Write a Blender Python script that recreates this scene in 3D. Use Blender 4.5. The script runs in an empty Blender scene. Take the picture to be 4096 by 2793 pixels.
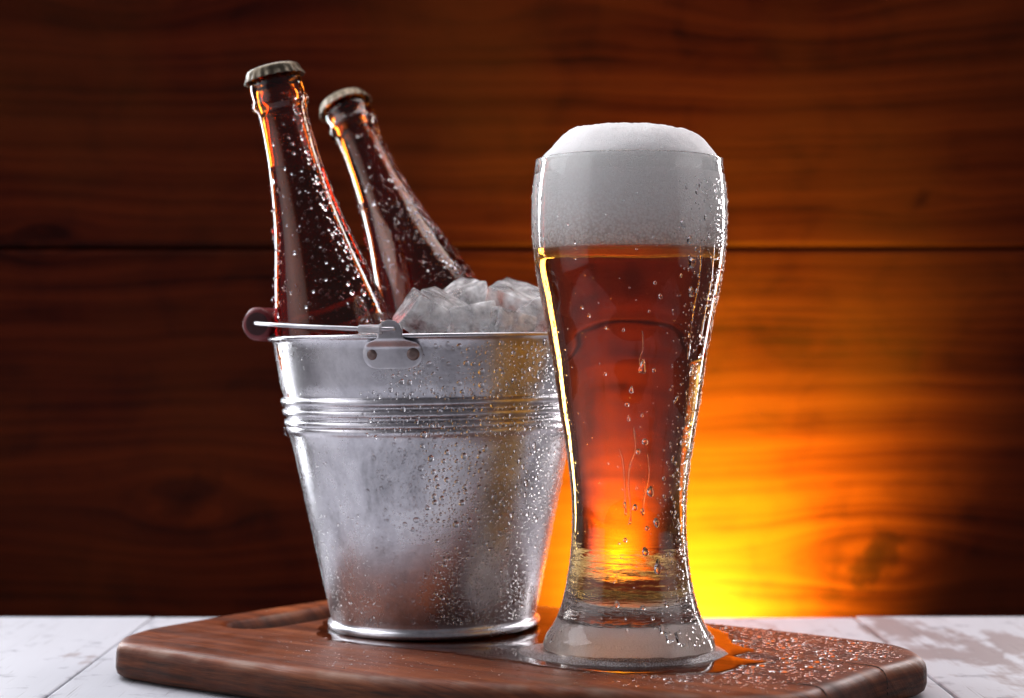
import bpy, bmesh, math, random
import numpy as np
from mathutils import Vector, Matrix, noise
random.seed(7); rng = np.random.default_rng(11)
R = math.radians
U = 0.01                       # the numbers below are centimetres
S = bpy.context.scene
COL = S.collection

# ---------------------------------------------------------------- camera
cam_d = bpy.data.cameras.new("camera"); cam = bpy.data.objects.new("camera", cam_d); COL.objects.link(cam)
cam.location = (0, 0, 14.1*U); cam.rotation_euler = (R(90), 0, 0)
cam_d.sensor_width = 36; cam_d.lens = 62; cam_d.clip_start = .01; cam_d.clip_end = 50
cam_d.dof.use_dof = True; cam_d.dof.focus_distance = .80; cam_d.dof.aperture_fstop = 7
S.camera = cam
# ---------------------------------------------------------------- world, exposure
w = bpy.data.worlds.new("World"); S.world = w; w.use_nodes = True
w.node_tree.nodes["Background"].inputs[0].default_value = (.95, .87, .96, 1)
w.node_tree.nodes["Background"].inputs[1].default_value = .105
S.view_settings.view_transform = 'Standard'; S.view_settings.look = 'None'
S.view_settings.exposure = .28; S.view_settings.gamma = 1
S.render.engine = 'CYCLES'
cy = S.cycles
cy.max_bounces = 20; cy.transmission_bounces = 16; cy.glossy_bounces = 8; cy.diffuse_bounces = 4
cy.transparent_max_bounces = 16; cy.sample_clamp_indirect = 6; cy.blur_glossy = .3
cy.use_denoising = True
try:
    cy.denoising_input_passes = 'RGB_ALBEDO_NORMAL'; cy.denoising_prefilter = 'ACCURATE'
except Exception: pass
# ---------------------------------------------------------------- lamps of the studio
def area(name, loc, target, sx, sy, power, color, spread=180):
    l = bpy.data.lights.new(name, 'AREA'); l.shape = 'RECTANGLE'; l.size = sx*U; l.size_y = sy*U
    l.energy = power; l.color = color; l.spread = R(spread)
    o = bpy.data.objects.new(name, l); COL.objects.link(o)
    o.location = Vector(loc)*U
    d = Vector(target)-Vector(loc); o.rotation_euler = d.to_track_quat('-Z', 'Y').to_euler()
    return o
area('strip_softbox', (-42, 122, 24), (-6, 88, 14), 7, 60, .95, (.93, .95, 1), 110)
area('strip_softbox', (42, 122, 24), (4, 84, 12), 8, 60, .85, (1, .93, .94), 110)
area('overhead_softbox', (-4, 106, 80), (0, 84, 0), 110, 32, 1.5, (.96, .95, 1), 100)
area('side_softbox', (-66, 98, 66), (-10, 78, 0), 60, 60, 1.0, (.94, .95, 1), 100)
area('front_left_softbox', (-78, 56, 34), (0, 82, 13), 70, 76, .30, (.98, .95, 1), 75)
area('front_right_softbox', (84, 60, 36), (0, 82, 13), 60, 76, .20, (1, .93, .95), 75)
lp = bpy.data.lights.new('glow_lamp', 'SPOT'); lp.energy = 50; lp.color = (1, .95, .03); lp.shadow_soft_size = .02
lp.spot_size = R(106); lp.spot_blend = 1.0
lo = bpy.data.objects.new('glow_lamp', lp); COL.objects.link(lo); lo.location = (.130, 1.128, -.095)
lo.rotation_euler = Vector((0, 12, 8)).to_track_quat('-Z', 'Y').to_euler()
area('wall_wash_lamp', (2, 112, 66), (0, 126, 30), 60, 8, .42, (1, .58, .34), 180)

# ---------------------------------------------------------------- helpers
def mesh_obj(name, verts, faces, mat, parent=None, smooth=True, scale=U):
    m = bpy.data.meshes.new(name)
    v = np.asarray(verts, dtype=float)*scale
    m.from_pydata(v.tolist(), [], faces if isinstance(faces, list) else faces.tolist())
    if smooth: m.polygons.foreach_set('use_smooth', [True]*len(m.polygons))
    m.update()
    o = bpy.data.objects.new(name, m); COL.objects.link(o)
    if mat: m.materials.append(mat)
    if parent: o.parent = parent
    return o
def tag(o, label=None, cat=None, group=None, kind=None):
    if label: o['label'] = label
    if cat: o['category'] = cat
    if group: o['group'] = group
    if kind: o['kind'] = kind
    return o
def empty(name, loc=(0, 0, 0)):
    o = bpy.data.objects.new(name, None); COL.objects.link(o); o.location = Vector(loc)*U; o.empty_display_size = .02
    return o
def lathe_data(prof, seg=96, fr=None):
    """prof: (r, z) list; fr(angle, i) optional radius factor"""
    V, F = [], []; n = len(prof); rings = []
    for i, (r, z) in enumerate(prof):
        if r < 1e-6:
            rings.append([len(V)]*seg); V.append((0, 0, z))
        else:
            b = len(V); rings.append([b+k for k in range(seg)])
            for k in range(seg):
                a = 2*math.pi*k/seg; q = r*(fr(a, i) if fr else 1)
                V.append((q*math.cos(a), q*math.sin(a), z))
    for i in range(n-1):
        A, B = rings[i], rings[i+1]
        for k in range(seg):
            k2 = (k+1) % seg
            f = [A[k], A[k2], B[k2], B[k]]
            g = []
            for x in f:
                if x not in g: g.append(x)
            if len(g) > 2: F.append(g)
    return V, F
def lathe(name, prof, mat, parent=None, seg=96, fr=None):
    V, F = lathe_data(prof, seg, fr)
    return mesh_obj(name, V, F, mat, parent)
def smooth_prof(P, sub=4):
    out = []
    n = len(P)
    for i in range(n-1):
        p0 = P[max(i-1, 0)]; p1 = P[i]; p2 = P[i+1]; p3 = P[min(i+2, n-1)]
        for s in range(sub):
            t = s/sub
            q = tuple(.5*((2*p1[k])+(-p0[k]+p2[k])*t+(2*p0[k]-5*p1[k]+4*p2[k]-p3[k])*t*t+(-p0[k]+3*p1[k]-3*p2[k]+p3[k])*t**3) for k in range(len(p1)))
            out.append(q)
    out.append(P[-1]); return out
def tube_data(pts, rad, seg=10):
    pts = [Vector(p) for p in pts]; V, F = [], []
    up = Vector((0, 0, 1)); n = len(pts)
    for i, p in enumerate(pts):
        t = (pts[min(i+1, n-1)]-pts[max(i-1, 0)]).normalized()
        a = t.cross(up); a = a.normalized() if a.length > 1e-3 else Vector((1, 0, 0))
        b = t.cross(a).normalized()
        r = rad[i] if isinstance(rad, (list, tuple)) else rad
        for k in range(seg):
            q = 2*math.pi*k/seg; V.append(tuple(p+a*math.cos(q)*r+b*math.sin(q)*r))
    for i in range(n-1):
        for k in range(seg):
            k2 = (k+1) % seg; F.append([i*seg+k, (i+1)*seg+k, (i+1)*seg+k2, i*seg+k2])
    F.append(list(range(seg))); F.append([(n-1)*seg+k for k in range(seg)][::-1])
    return V, F

# ---------------------------------------------------------------- node helpers
class NT:
    def __init__(s, name):
        s.m = bpy.data.materials.new(name); s.m.use_nodes = True; s.t = s.m.node_tree
        s.t.nodes.clear(); s.out = s.t.nodes.new('ShaderNodeOutputMaterial')
    def n(s, typ, **kw):
        nd = s.t.nodes.new(typ)
        for k, v in kw.items():
            if k.startswith('i_'):
                key = k[2:].replace('_', ' ')
                sock = nd.inputs[key]
                s.set(sock, v)
            else: setattr(nd, k, v)
        return nd
    def set(s, sock, v):
        if isinstance(v, bpy.types.NodeSocket): s.t.links.new(v, sock)
        elif isinstance(v, (tuple, list)) and len(v) == 3 and sock.type == 'RGBA': sock.default_value = (*v, 1)
        else: sock.default_value = v
    def math(s, op, a, b=None, c=None, clamp=False):
        nd = s.t.nodes.new('ShaderNodeMath'); nd.operation = op; nd.use_clamp = clamp
        for i, x in enumerate((a, b, c)):
            if x is not None: s.set(nd.inputs[i], x)
        return nd.outputs[0]
    def comb(s, x, y, z):
        nd = s.t.nodes.new('ShaderNodeCombineXYZ')
        for i, q in enumerate((x, y, z)): s.set(nd.inputs[i], q)
        return nd.outputs[0]
    def noise(s, vec, scale, detail=4, rough=.5, dist=0):
        nd = s.t.nodes.new('ShaderNodeTexNoise'); s.set(nd.inputs['Vector'], vec)
        nd.inputs['Scale'].default_value = scale; nd.inputs['Detail'].default_value = detail
        nd.inputs['Roughness'].default_value = rough; nd.inputs['Distortion'].default_value = dist
        return nd.outputs['Fac']
    def ramp(s, fac, stops, interp='LINEAR'):
        nd = s.t.nodes.new('ShaderNodeValToRGB'); nd.color_ramp.interpolation = interp
        e = nd.color_ramp.elements
        while len(e) > 1: e.remove(e[-1])
        e[0].position = stops[0][0]; e[0].color = col4(stops[0][1])
        for p, c in stops[1:]:
            q = e.new(p); q.color = col4(c)
        s.set(nd.inputs[0], fac); return nd.outputs[0]
    def mix(s, f, a, b, mode='MIX'):
        nd = s.t.nodes.new('ShaderNodeMix'); nd.data_type = 'RGBA'; nd.blend_type = mode
        s.set(nd.inputs[0], f); s.set(nd.inputs[6], a); s.set(nd.inputs[7], b); return nd.outputs[2]
    def bump(s, h, strength=.3, dist=.001, normal=None):
        nd = s.t.nodes.new('ShaderNodeBump'); nd.inputs['Strength'].default_value = strength
        nd.inputs['Distance'].default_value = dist; s.set(nd.inputs['Height'], h)
        if normal: s.set(nd.inputs['Normal'], normal)
        return nd.outputs[0]
    def pos(s):
        nd = s.t.nodes.new('ShaderNodeTexCoord'); return nd.outputs['Object']
    def xyz(s, v):
        nd = s.t.nodes.new('ShaderNodeSeparateXYZ'); s.set(nd.inputs[0], v); return nd.outputs
    def bsdf(s, **kw):
        nd = s.t.nodes.new('ShaderNodeBsdfPrincipled')
        for k, v in kw.items(): s.set(nd.inputs[k.replace('_', ' ')], v)
        return nd
    def done(s, sh, vol=None):
        s.t.links.new(sh, s.out.inputs[0])
        if vol: s.t.links.new(vol, s.out.inputs[1])
        return s.m
def col4(c):
    if isinstance(c, (int, float)): return (c, c, c, 1)
    return (*c, 1) if len(c) == 3 else c

# ---------------------------------------------------------------- materials
def flow(N, x, f, knots):
    """bend the grain coordinate f round knots, returns (f, darkness of the knots)"""
    dark = None; jag = N.math('MULTIPLY_ADD', N.noise(N.comb(x, 0.0, f), 75, 4, .7), 2.6, -.35)
    for kx, kz, a, asp, st, wt in knots:
        dx = N.math('DIVIDE', N.math('SUBTRACT', x, kx), asp); dz = N.math('SUBTRACT', f, kz)
        d2 = N.math('ADD', N.math('MULTIPLY', dx, dx), N.math('MULTIPLY', dz, dz))
        k = N.math('DIVIDE', a*a*st, N.math('ADD', d2, a*a*.45))
        f2 = N.math('ADD', kz, N.math('MULTIPLY', dz, N.math('SUBTRACT', 1.0, k)))
        dxx = N.math('SUBTRACT', x, kx)
        q0 = N.math('ADD', dxx, N.math('MULTIPLY', dz, -.55))
        dr = N.math('ADD', N.math('MULTIPLY', q0, N.math('MULTIPLY', q0, 1.7)), N.math('MULTIPLY', dz, N.math('MULTIPLY', dz, .8)))
        q = N.math('MULTIPLY', N.math('SUBTRACT', 1.0, N.math('DIVIDE', N.math('MULTIPLY', N.math('SQRT', dr), jag), a*1.0), clamp=True), wt)
        dark = q if dark is None else N.math('MAXIMUM', dark, q)
        f = f2
    return f, dark
def wall_mat():
    N = NT('stained wall wood'); p = N.pos(); X, Y, Z = N.xyz(p)
    oi = N.n('ShaderNodeObjectInfo').outputs['Random']
    wob = N.noise(p, 5, 3); Zw = N.math('ADD', Z, N.math('MULTIPLY', N.math('SUBTRACT', wob, .5), .022))
    f, dk = flow(N, X, Zw, [(-.232, .034, .026, 1.9, 1, .35), (.258, -.010, .021, 2.9, 1.1, 1), (.21, .412, .05, 3.0, .9, 0),
                            (-.27, .41, .05, 2.6, .9, 0), (-.33, .235, .02, 1.6, .8, .4), (-.03, .40, .02, 3, .8, 0), (.29, .262, .010, 2.5, .7, .4)])
    v = N.comb(N.math('MULTIPLY', X, 1.6), N.math('MULTIPLY', oi, 7.0), N.math('MULTIPLY', f, 60))
    g1 = N.noise(v, 1, 7, .62)
    v2 = N.comb(N.math('MULTIPLY', X, 8), N.math('MULTIPLY', oi, 3.0), N.math('MULTIPLY', f, 420))
    g2 = N.noise(v2, 1, 3, .6)
    ring = N.math('MULTIPLY_ADD', N.math('SINE', N.math('ADD', N.math('MULTIPLY', f, 620), N.math('MULTIPLY', g1, 22))), .5, .5)
    blot = N.noise(p, 22, 3, .6, .6); blot2 = N.noise(p, 6, 2)
    h = N.math('ADD', N.math('MULTIPLY', g1, .62), N.math('ADD', N.math('MULTIPLY', g2, .10), N.math('ADD', N.math('MULTIPLY', ring, .06), N.math('MULTIPLY', blot, .28))))
    c = N.ramp(h, [(.38, (.013, .0009, .0001)), (.47, (.040, .0038, .0003)), (.58, (.070, .0080, .0007)), (.74, (.115, .0150, .0014))])
    c = N.mix(N.math('MULTIPLY', N.ramp(blot2, [(.4, 0.0), (.7, 1.0)]), .35), c, (.11, .026, .003))
    dk = N.math('ADD', dk, N.math('MULTIPLY', N.math('SUBTRACT', blot, .5), .5))
    c = N.mix(N.ramp(dk, [(.02, 0.0), (.35, .65), (.8, .93)]), c, (.014, .0011, .0001))
    b = N.bump(h, .5, .0012)
    return N.done(N.bsdf(Base_Color=c, Roughness=N.ramp(g1, [(.3, .42), (.7, .60)]), Normal=b, Specular_IOR_Level=.09).outputs[0])
def table_mat():
    N = NT('worn white paint'); p = N.pos(); X, Y, Z = N.xyz(p)
    oi = N.n('ShaderNodeObjectInfo').outputs['Random']
    v = N.comb(N.math('MULTIPLY', X, 90), N.math('MULTIPLY', Y, 4), N.math('MULTIPLY', oi, 9))
    g = N.noise(v, 1, 6, .6)
    v2 = N.comb(N.math('MULTIPLY', X, 420), N.math('MULTIPLY', Y, 9), N.math('MULTIPLY', oi, 5)); g2 = N.noise(v2, 1, 4, .7)
    big = N.noise(N.comb(N.math('MULTIPLY', X, 15), N.math('MULTIPLY', Y, 8), oi), 1, 5, .62, .3)
    wear = N.math('ADD', big, N.math('ADD', N.math('MULTIPLY', g, .30), N.ramp(X, [(.0, 0.0), (.17, .10), (.27, .145), (.40, .09)])))
    wearm = N.ramp(wear, [(.785, 0.0), (.85, .75)])
    crack = N.ramp(g2, [(.30, 1.0), (.37, 0.0)])
    paint = N.mix(N.math('MULTIPLY', g, .5), (.64, .65, .70), (.49, .50, .55))
    spot = N.noise(p, 60, 4, .6)
    paint = N.mix(N.ramp(spot, [(.58, 0.0), (.70, .6)]), paint, (.22, .22, .26))
    wood = N.mix(g, (.19, .12, .11), (.34, .25, .24))
    c = N.mix(wearm, paint, wood); c = N.mix(N.math('MULTIPLY', crack, .6), c, (.16, .14, .14))
    h = N.math('SUBTRACT', N.math('MULTIPLY', g2, .4), N.math('ADD', N.math('MULTIPLY', wearm, .5), N.math('MULTIPLY', crack, .5)))
    return N.done(N.bsdf(Base_Color=c, Roughness=.48, Normal=N.bump(h, .35, .0006), Specular_IOR_Level=.4).outputs[0])
def board_mat():
    N = NT('oiled brown board wood'); p = N.pos(); X, Y, Z = N.xyz(p)
    # grain along the long side of the board
    ca, sa = math.cos(R(-36)), math.sin(R(-36))
    a = N.math('ADD', N.math('MULTIPLY', X, ca), N.math('MULTIPLY', Y, sa))
    b = N.math('SUBTRACT', N.math('MULTIPLY', Y, ca), N.math('MULTIPLY', X, sa))
    bb = N.math('ADD', b, N.math('MULTIPLY', Z, .9))
    g1 = N.noise(N.comb(N.math('MULTIPLY', a, 5), N.math('MULTIPLY', bb, 95), Z), 1, 6, .62)
    g2 = N.noise(N.comb(N.math('MULTIPLY', a, 22), N.math('MULTIPLY', bb, 600), Z), 1, 4, .7)
    pat = N.noise(p, 16, 4, .6)
    h = N.math('ADD', N.math('MULTIPLY', g1, .55), N.math('ADD', N.math('MULTIPLY', g2, .25), N.math('MULTIPLY', pat, .2)))
    c = N.ramp(h, [(.34, (.030, .007, .003)), (.5, (.19, .043, .012)), (.64, (.40, .11, .032))])
    side = N.ramp(N.math('MULTIPLY', Z, -10), [(.01, 0.0), (.06, 1.0)])
    side_noise = N.noise(N.comb(N.math('MULTIPLY', a, 30), N.math('MULTIPLY', b, 30), N.math('MULTIPLY', Z, 420)), 1, 5, .7)
    c = N.mix(N.math('MULTIPLY', side, N.ramp(side_noise, [(.35, .92), (.65, .45)])), c, (.016, .008, .005))  # rough side wood, darkened further in colour to stand in for its shade
    pores = N.ramp(g2, [(.26, 1.0), (.36, 0.0)]); c = N.mix(N.math('MULTIPLY', pores, .7), c, (.02, .008, .005))
    fleck = N.n('ShaderNodeTexVoronoi', i_Scale=55.0); N.set(fleck.inputs['Vector'], p)
    fl = N.ramp(fleck.outputs['Distance'], [(.05, 1.0), (.09, 0.0)])
    fl = N.math('MULTIPLY', fl, N.ramp(N.noise(p, 31, 1), [(.60, 0.0), (.63, 1.0)]))
    c = N.mix(fl, c, (.42, .33, .27))
    edge = N.ramp(N.noise(p, 45, 3), [(.45, 0.0), (.6, 1.0)])
    worn = N.math('MULTIPLY', edge, N.ramp(N.math('MULTIPLY', Z, -100), [(.04, 0.0), (.12, .5), (.26, .35), (.45, 0.0)]))
    c = N.mix(worn, c, (.36, .23, .16))
    r = N.math('ADD', N.ramp(N.noise(p, 60, 3, .6), [(.35, .38), (.7, .58)]), N.math('MULTIPLY', side, .18))
    h = N.math('ADD', h, N.math('MULTIPLY', N.math('MULTIPLY', side, side_noise), .7))
    return N.done(N.bsdf(Base_Color=c, Roughness=r, Normal=N.bump(h, .7, .0011), Specular_IOR_Level=.3, Coat_Weight=.0, Coat_Roughness=.25).outputs[0])
def bucket_mat(name='galvanised steel', base=.60, ro=(.20, .38)):
    N = NT(name); p = N.pos(); X, Y, Z = N.xyz(p)
    sp = N.n('ShaderNodeTexVoronoi', i_Scale=95.0, i_Randomness=1.0); N.set(sp.inputs['Vector'], p)
    cl = N.noise(p, 26, 6, .68, .8); cl2 = N.noise(N.comb(N.math('MULTIPLY', X, 60), N.math('MULTIPLY', Y, 60), N.math('MULTIPLY', Z, 14)), 1, 5, .65)
    fine = N.noise(p, 420, 3, .7)
    m = N.math('ADD', N.math('MULTIPLY', cl, .55), N.math('ADD', N.math('MULTIPLY', cl2, .3), N.math('MULTIPLY', fine, .15)))
    c = N.ramp(m, [(.36, (base*.60, base*.60, base*.64)), (.5, (base, base*.99, base*1.05)), (.64, (base*1.22, base*1.21, base*1.25))])
    c = N.mix(.5, c, N.ramp(sp.outputs['Distance'], [(.1, .35), (.6, .65)]), 'SOFT_LIGHT')
    r = N.ramp(m, [(.32, ro[1]), (.68, ro[0])])
    h = N.math('ADD', N.math('MULTIPLY', fine, .2), cl)
    return N.done(N.bsdf(Base_Color=c, Metallic=1.0, Roughness=r, Normal=N.bump(h, .12, .0010)).outputs[0])
def water_mat(name='water', ior=1.333):
    N = NT(name)
    return N.done(N.bsdf(Base_Color=(1, 1, 1), Roughness=.0, IOR=ior, Transmission_Weight=1.0).outputs[0])
def glass_mat():
    N = NT('clear glass'); p = N.pos(); X, Y, Z = N.xyz(p)
    wv = N.noise(N.comb(N.math('MULTIPLY', X, 18), N.math('MULTIPLY', Y, 18), N.math('MULTIPLY', Z, 34)), 1, 2)
    rp = N.noise(N.comb(N.math('MULTIPLY', X, 50), N.math('MULTIPLY', Y, 50), N.math('MULTIPLY', Z, 330)), 1, 3, .6, .4)
    msk = N.ramp(N.math('MULTIPLY', Z, 10), [(.13, 0.0), (.20, 1.0), (.44, 1.0), (.50, 0.0)])
    h = N.math('ADD', wv, N.math('MULTIPLY', N.math('MULTIPLY', rp, msk), 1.9))
    return N.done(N.bsdf(Base_Color=(.985, 1, .985), Roughness=.0, IOR=1.5, Transmission_Weight=1.0, Normal=N.bump(h, .25, .0012)).outputs[0])
def beer_mat(name, color, dens, ior):
    N = NT(name)
    v = N.n('ShaderNodeVolumeAbsorption', i_Color=color, i_Density=dens)
    return N.done(N.bsdf(Base_Color=(1, 1, 1), Roughness=.0, IOR=ior, Transmission_Weight=1.0).outputs[0], v.outputs[0])
def bottle_mat():
    N = NT('brown bottle glass'); p = N.pos()
    return N.done(N.bsdf(Base_Color=(.56, .125, .010), Roughness=.01, IOR=1.5, Transmission_Weight=1.0, Normal=N.bump(N.noise(p, 40, 2), .12, .001)).outputs[0])
def foam_mat(name, sss=.35, vs=(900, 420), col=(.93, .91, .92)):
    N = NT(name); p = N.pos(); X, Y, Z = N.xyz(p)
    a = N.n('ShaderNodeTexVoronoi', i_Scale=vs[0]); N.set(a.inputs['Vector'], p)
    b = N.n('ShaderNodeTexVoronoi', i_Scale=vs[1]); N.set(b.inputs['Vector'], p)
    ba = N.math('SUBTRACT', 1.0, N.math('MULTIPLY', a.outputs['Distance'], 1.6)); bb = N.math('SUBTRACT', 1.0, N.math('MULTIPLY', b.outputs['Distance'], 1.5))
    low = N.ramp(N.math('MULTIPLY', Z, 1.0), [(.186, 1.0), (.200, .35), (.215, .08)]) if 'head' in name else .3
    h = N.math('ADD', N.math('MULTIPLY', bb, N.math('MULTIPLY', low, 1.0)), N.math('MULTIPLY', ba, .35))
    lump = N.noise(p, 70, 4, .6)
    h = N.math('ADD', h, N.math('MULTIPLY', lump, .3))
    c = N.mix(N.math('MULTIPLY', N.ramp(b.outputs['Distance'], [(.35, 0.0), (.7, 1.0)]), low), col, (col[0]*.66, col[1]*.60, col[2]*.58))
    return N.done(N.bsdf(Base_Color=c, Roughness=.5, Subsurface_Weight=sss, Subsurface_Radius=(1, .95, .95), Subsurface_Scale=.028 if 'head' in name else .004, Normal=N.bump(h, .6, .0008)).outputs[0])
def ice_mat():
    N = NT('ice'); p = N.pos()
    n1 = N.noise(p, 1.9, 5, .6, .6); n2 = N.noise(p, 9, 3, .6)
    vo = N.n('ShaderNodeTexVoronoi', i_Scale=7.0); N.set(vo.inputs['Vector'], p)
    h = N.math('ADD', N.math('MULTIPLY', n1, .5), N.math('ADD', N.math('MULTIPLY', n2, .5), N.math('MULTIPLY', vo.outputs['Distance'], -.5)))
    b = N.bump(h, .55, .002)
    gl = N.bsdf(Base_Color=(.97, .98, 1), Roughness=.04, IOR=1.31, Transmission_Weight=1.0, Normal=b)
    wh = N.bsdf(Base_Color=(.98, .98, 1.0), Roughness=.06, Specular_IOR_Level=.8, Subsurface_Weight=1.0, Subsurface_Radius=(1, 1, 1), Subsurface_Scale=.008, Normal=b)
    mx = N.n('ShaderNodeMixShader'); N.set(mx.inputs[0], N.ramp(n1, [(.40, .08), (.52, .40), (.64, .85)]))
    N.set(mx.inputs[1], gl.outputs[0]); N.set(mx.inputs[2], wh.outputs[0])
    return N.done(mx.outputs[0])
def puddle_mat(name='spilt beer film', tint=(.72, .62, .52)):
    N = NT(name); p = N.pos()
    b = N.bump(N.noise(p, 90, 3, .6), .12, .001)
    tr = N.n('ShaderNodeBsdfTransparent', i_Color=tint); g = N.n('ShaderNodeBsdfGlossy', i_Color=(1, 1, 1), i_Roughness=.03); N.set(g.inputs['Normal'], b)
    fr = N.n('ShaderNodeFresnel', i_IOR=1.36); N.set(fr.inputs['Normal'], b)
    mx = N.n('ShaderNodeMixShader'); N.set(mx.inputs[0], fr.outputs[0]); N.set(mx.inputs[1], tr.outputs[0]); N.set(mx.inputs[2], g.outputs[0])
    return N.done(mx.outputs[0])
def simple(name, c, rough=.5, metal=0, bump=0, **kw):
    N = NT(name); p = N.pos(); n = N.noise(p, 260, 4, .65)
    cc = N.mix(N.math('MULTIPLY', n, .6), c, tuple(x*.5 for x in c))
    return N.done(N.bsdf(Base_Color=cc, Roughness=rough, Metallic=metal, Normal=N.bump(n, bump, .0006), **kw).outputs[0])
M_wall, M_table, M_board, M_bucket = wall_mat(), table_mat(), board_mat(), bucket_mat()
M_wire = bucket_mat('zinc wire', .55, (.3, .45)); M_ear = bucket_mat('pressed steel ear', .60, (.30, .45))
M_water, M_glass, M_bottle = water_mat(), glass_mat(), bottle_mat()
M_beer = beer_mat('amber beer', (.94, .70, .03), 54, 1.333/1.5)
M_bbeer = beer_mat('beer in bottle', (.82, .30, .03), 42, 1.333)
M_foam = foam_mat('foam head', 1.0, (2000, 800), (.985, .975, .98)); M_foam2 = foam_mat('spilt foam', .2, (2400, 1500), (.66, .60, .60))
def spilt_mat():
    N = NT('spilt foam ring'); p = N.pos(); X, Y, Z = N.xyz(p)
    r2 = N.math('SQRT', N.math('ADD', N.math('MULTIPLY', X, X), N.math('MULTIPLY', Y, Y)))
    a = N.n('ShaderNodeTexVoronoi', i_Scale=1500.0); N.set(a.inputs['Vector'], p)
    n = N.noise(p, 150, 5, .7)
    f = N.math('ADD', N.math('MULTIPLY', N.math('SUBTRACT', r2, .0385), 42), N.math('ADD', N.math('MULTIPLY', N.math('SUBTRACT', n, .5), 1.5), N.math('MULTIPLY', a.outputs['Distance'], .35)))
    al = N.ramp(f, [(.45, .97), (.8, .8), (1.0, .35)])
    h = N.math('ADD', N.math('SUBTRACT', 1.0, a.outputs['Distance']), n)
    fo = N.bsdf(Base_Color=N.ramp(a.outputs['Distance'], [(.2, (.62, .57, .57)), (.6, (.34, .27, .26))]), Roughness=.22, Subsurface_Weight=.15, Subsurface_Radius=(1, .8, .7), Subsurface_Scale=.003, Normal=N.bump(h, .8, .0006))
    tr = N.n('ShaderNodeBsdfTransparent', i_Color=(.8, .72, .66)); g = N.n('ShaderNodeBsdfGlossy', i_Roughness=.06); N.set(g.inputs['Normal'], N.bump(h, .4, .0005))
    w_ = N.n('ShaderNodeMixShader'); w_.inputs[0].default_value = .105; N.set(w_.inputs[1], tr.outputs[0]); N.set(w_.inputs[2], g.outputs[0])
    mx = N.n('ShaderNodeMixShader'); N.set(mx.inputs[0], al); N.set(mx.inputs[1], w_.outputs[0]); N.set(mx.inputs[2], fo.outputs[0])
    return N.done(mx.outputs[0])
M_spilt = spilt_mat()
M_ice, M_puddle = ice_mat(), puddle_mat()
M_cap = simple('crown cap steel', (.15, .125, .09), .40, 1, .5)
M_captop = simple('crown cap lacquer', (.24, .23, .21), .3, .9, .2)
M_grip = simple('dark red stained wood', (.21, .02, .026), .38, 0, .9)
M_gripend = simple('grip end grain', (.05, .007, .010), .7, 0, 1)
M_rivet = simple('aged rivet', (.26, .19, .17), .45, .9, .5)
M_sleeve = simple('milky plastic', (.85, .83, .85), .25, 0, 0, Transmission_Weight=.45, IOR=1.4)
M_dark = simple('dark crack', (.012, .008, .006), .8)
M_bubble = water_mat('gas bubble', .75)

# ================================================================ the wall of planks
def box_bev(name, x0, x1, y0, y1, z0, z1, mat, parent, bev=.15, nx=1):
    bm = bmesh.new(); bmesh.ops.create_cube(bm, size=1)
    for v in bm.verts:
        v.co = Vector(((x0+x1)/2+v.co.x*(x1-x0), (y0+y1)/2+v.co.y*(y1-y0), (z0+z1)/2+v.co.z*(z1-z0)))*U
    bmesh.ops.bevel(bm, geom=bm.edges[:], offset=bev*U, segments=2, affect='EDGES', profile=.6)
    m = bpy.data.meshes.new(name); bm.to_mesh(m); bm.free(); m.materials.append(mat)
    o = bpy.data.objects.new(name, m); COL.objects.link(o); o.parent = parent; return o
wall = empty('plank_wall', (0, 0, 0)); tag(wall, 'dark stained wooden plank wall with a warm glow behind the beer glass', 'wall', kind='structure')
zs = [-48, -9.2, 21.25, 52, 84]
for i in range(len(zs)-1):
    box_bev('plank', -95, 95, 125, 127.4, zs[i]+.12, zs[i+1]-.12, M_wall, wall, .28)
box_bev('backing_board', -95, 95, 127.4, 128, -48, 84, M_dark, wall, .05)

# ================================================================ white table
table = empty('white_table', (0, 0, 0)); tag(table, 'white painted plank table, worn to brown wood at the right, under the chopping board', 'table')
xs = [-62, -48.5, -34.8, -21.3, -7.6, 6.2, 20.3, 33.8, 47, 61]
for i in range(len(xs)-1):
    yb = 104.8+random.uniform(-.25, .25)
    dz = random.uniform(-.03, .03)
    o = box_bev('plank', xs[i]+.06, xs[i+1]-.06, 36, yb, -4.0, -1.8+dz, M_table, table, .12)
box_bev('underframe', -58, 58, 42, 102, -9, -4.05, M_table, table, .1)

# ================================================================ chopping board
front = [(-19.25, 85.6), (-18.9, 84.6), (-17.9, 83.7), (-15.4, 81.9), (-11.2, 79.0), (-7, 76.6), (-3, 75.0), (0, 74.2), (3.5, 73.3), (6.5, 72.3), (9.3, 71.4), (11.2, 71.6),
         (12.6, 72.7), (14.7, 75.5), (16.3, 77.6), (18.0, 79.4), (18.9, 80.6), (19.15, 82.0), (18.9, 83.6), (18.0, 85.2), (14.4, 88.3), (10.1, 91.4), (2.2, 97.0), (-3.2, 100.7),
         (-5.6, 101.9), (-7.4, 102.2), (-9.0, 101.5), (-10.8, 99.4), (-14.2, 95.5), (-18.2, 90.0), (-19.0, 88.2), (-19.35, 86.8)]
def resample(P, n):
    Q = smooth_prof(P+[P[0]], 8)[:-1]
    Q = np.array(Q); d = np.linalg.norm(np.roll(Q, -1, 0)-Q, axis=1); c = np.concatenate([[0], np.cumsum(d)])
    t = np.linspace(0, c[-1], n, endpoint=False); QQ = np.vstack([Q, Q[:1]])
    return np.stack([np.interp(t, c, QQ[:, 0]), np.interp(t, c, QQ[:, 1])], 1)
out = resample(front, 200)
def inset(P, d):
    t = np.roll(P, -1, 0)-np.roll(P, 1, 0); t /= np.linalg.norm(t, axis=1)[:, None]
    return P+np.stack([-t[:, 1], t[:, 0]], 1)*d       # counter-clockwise outline: inward normal
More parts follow.
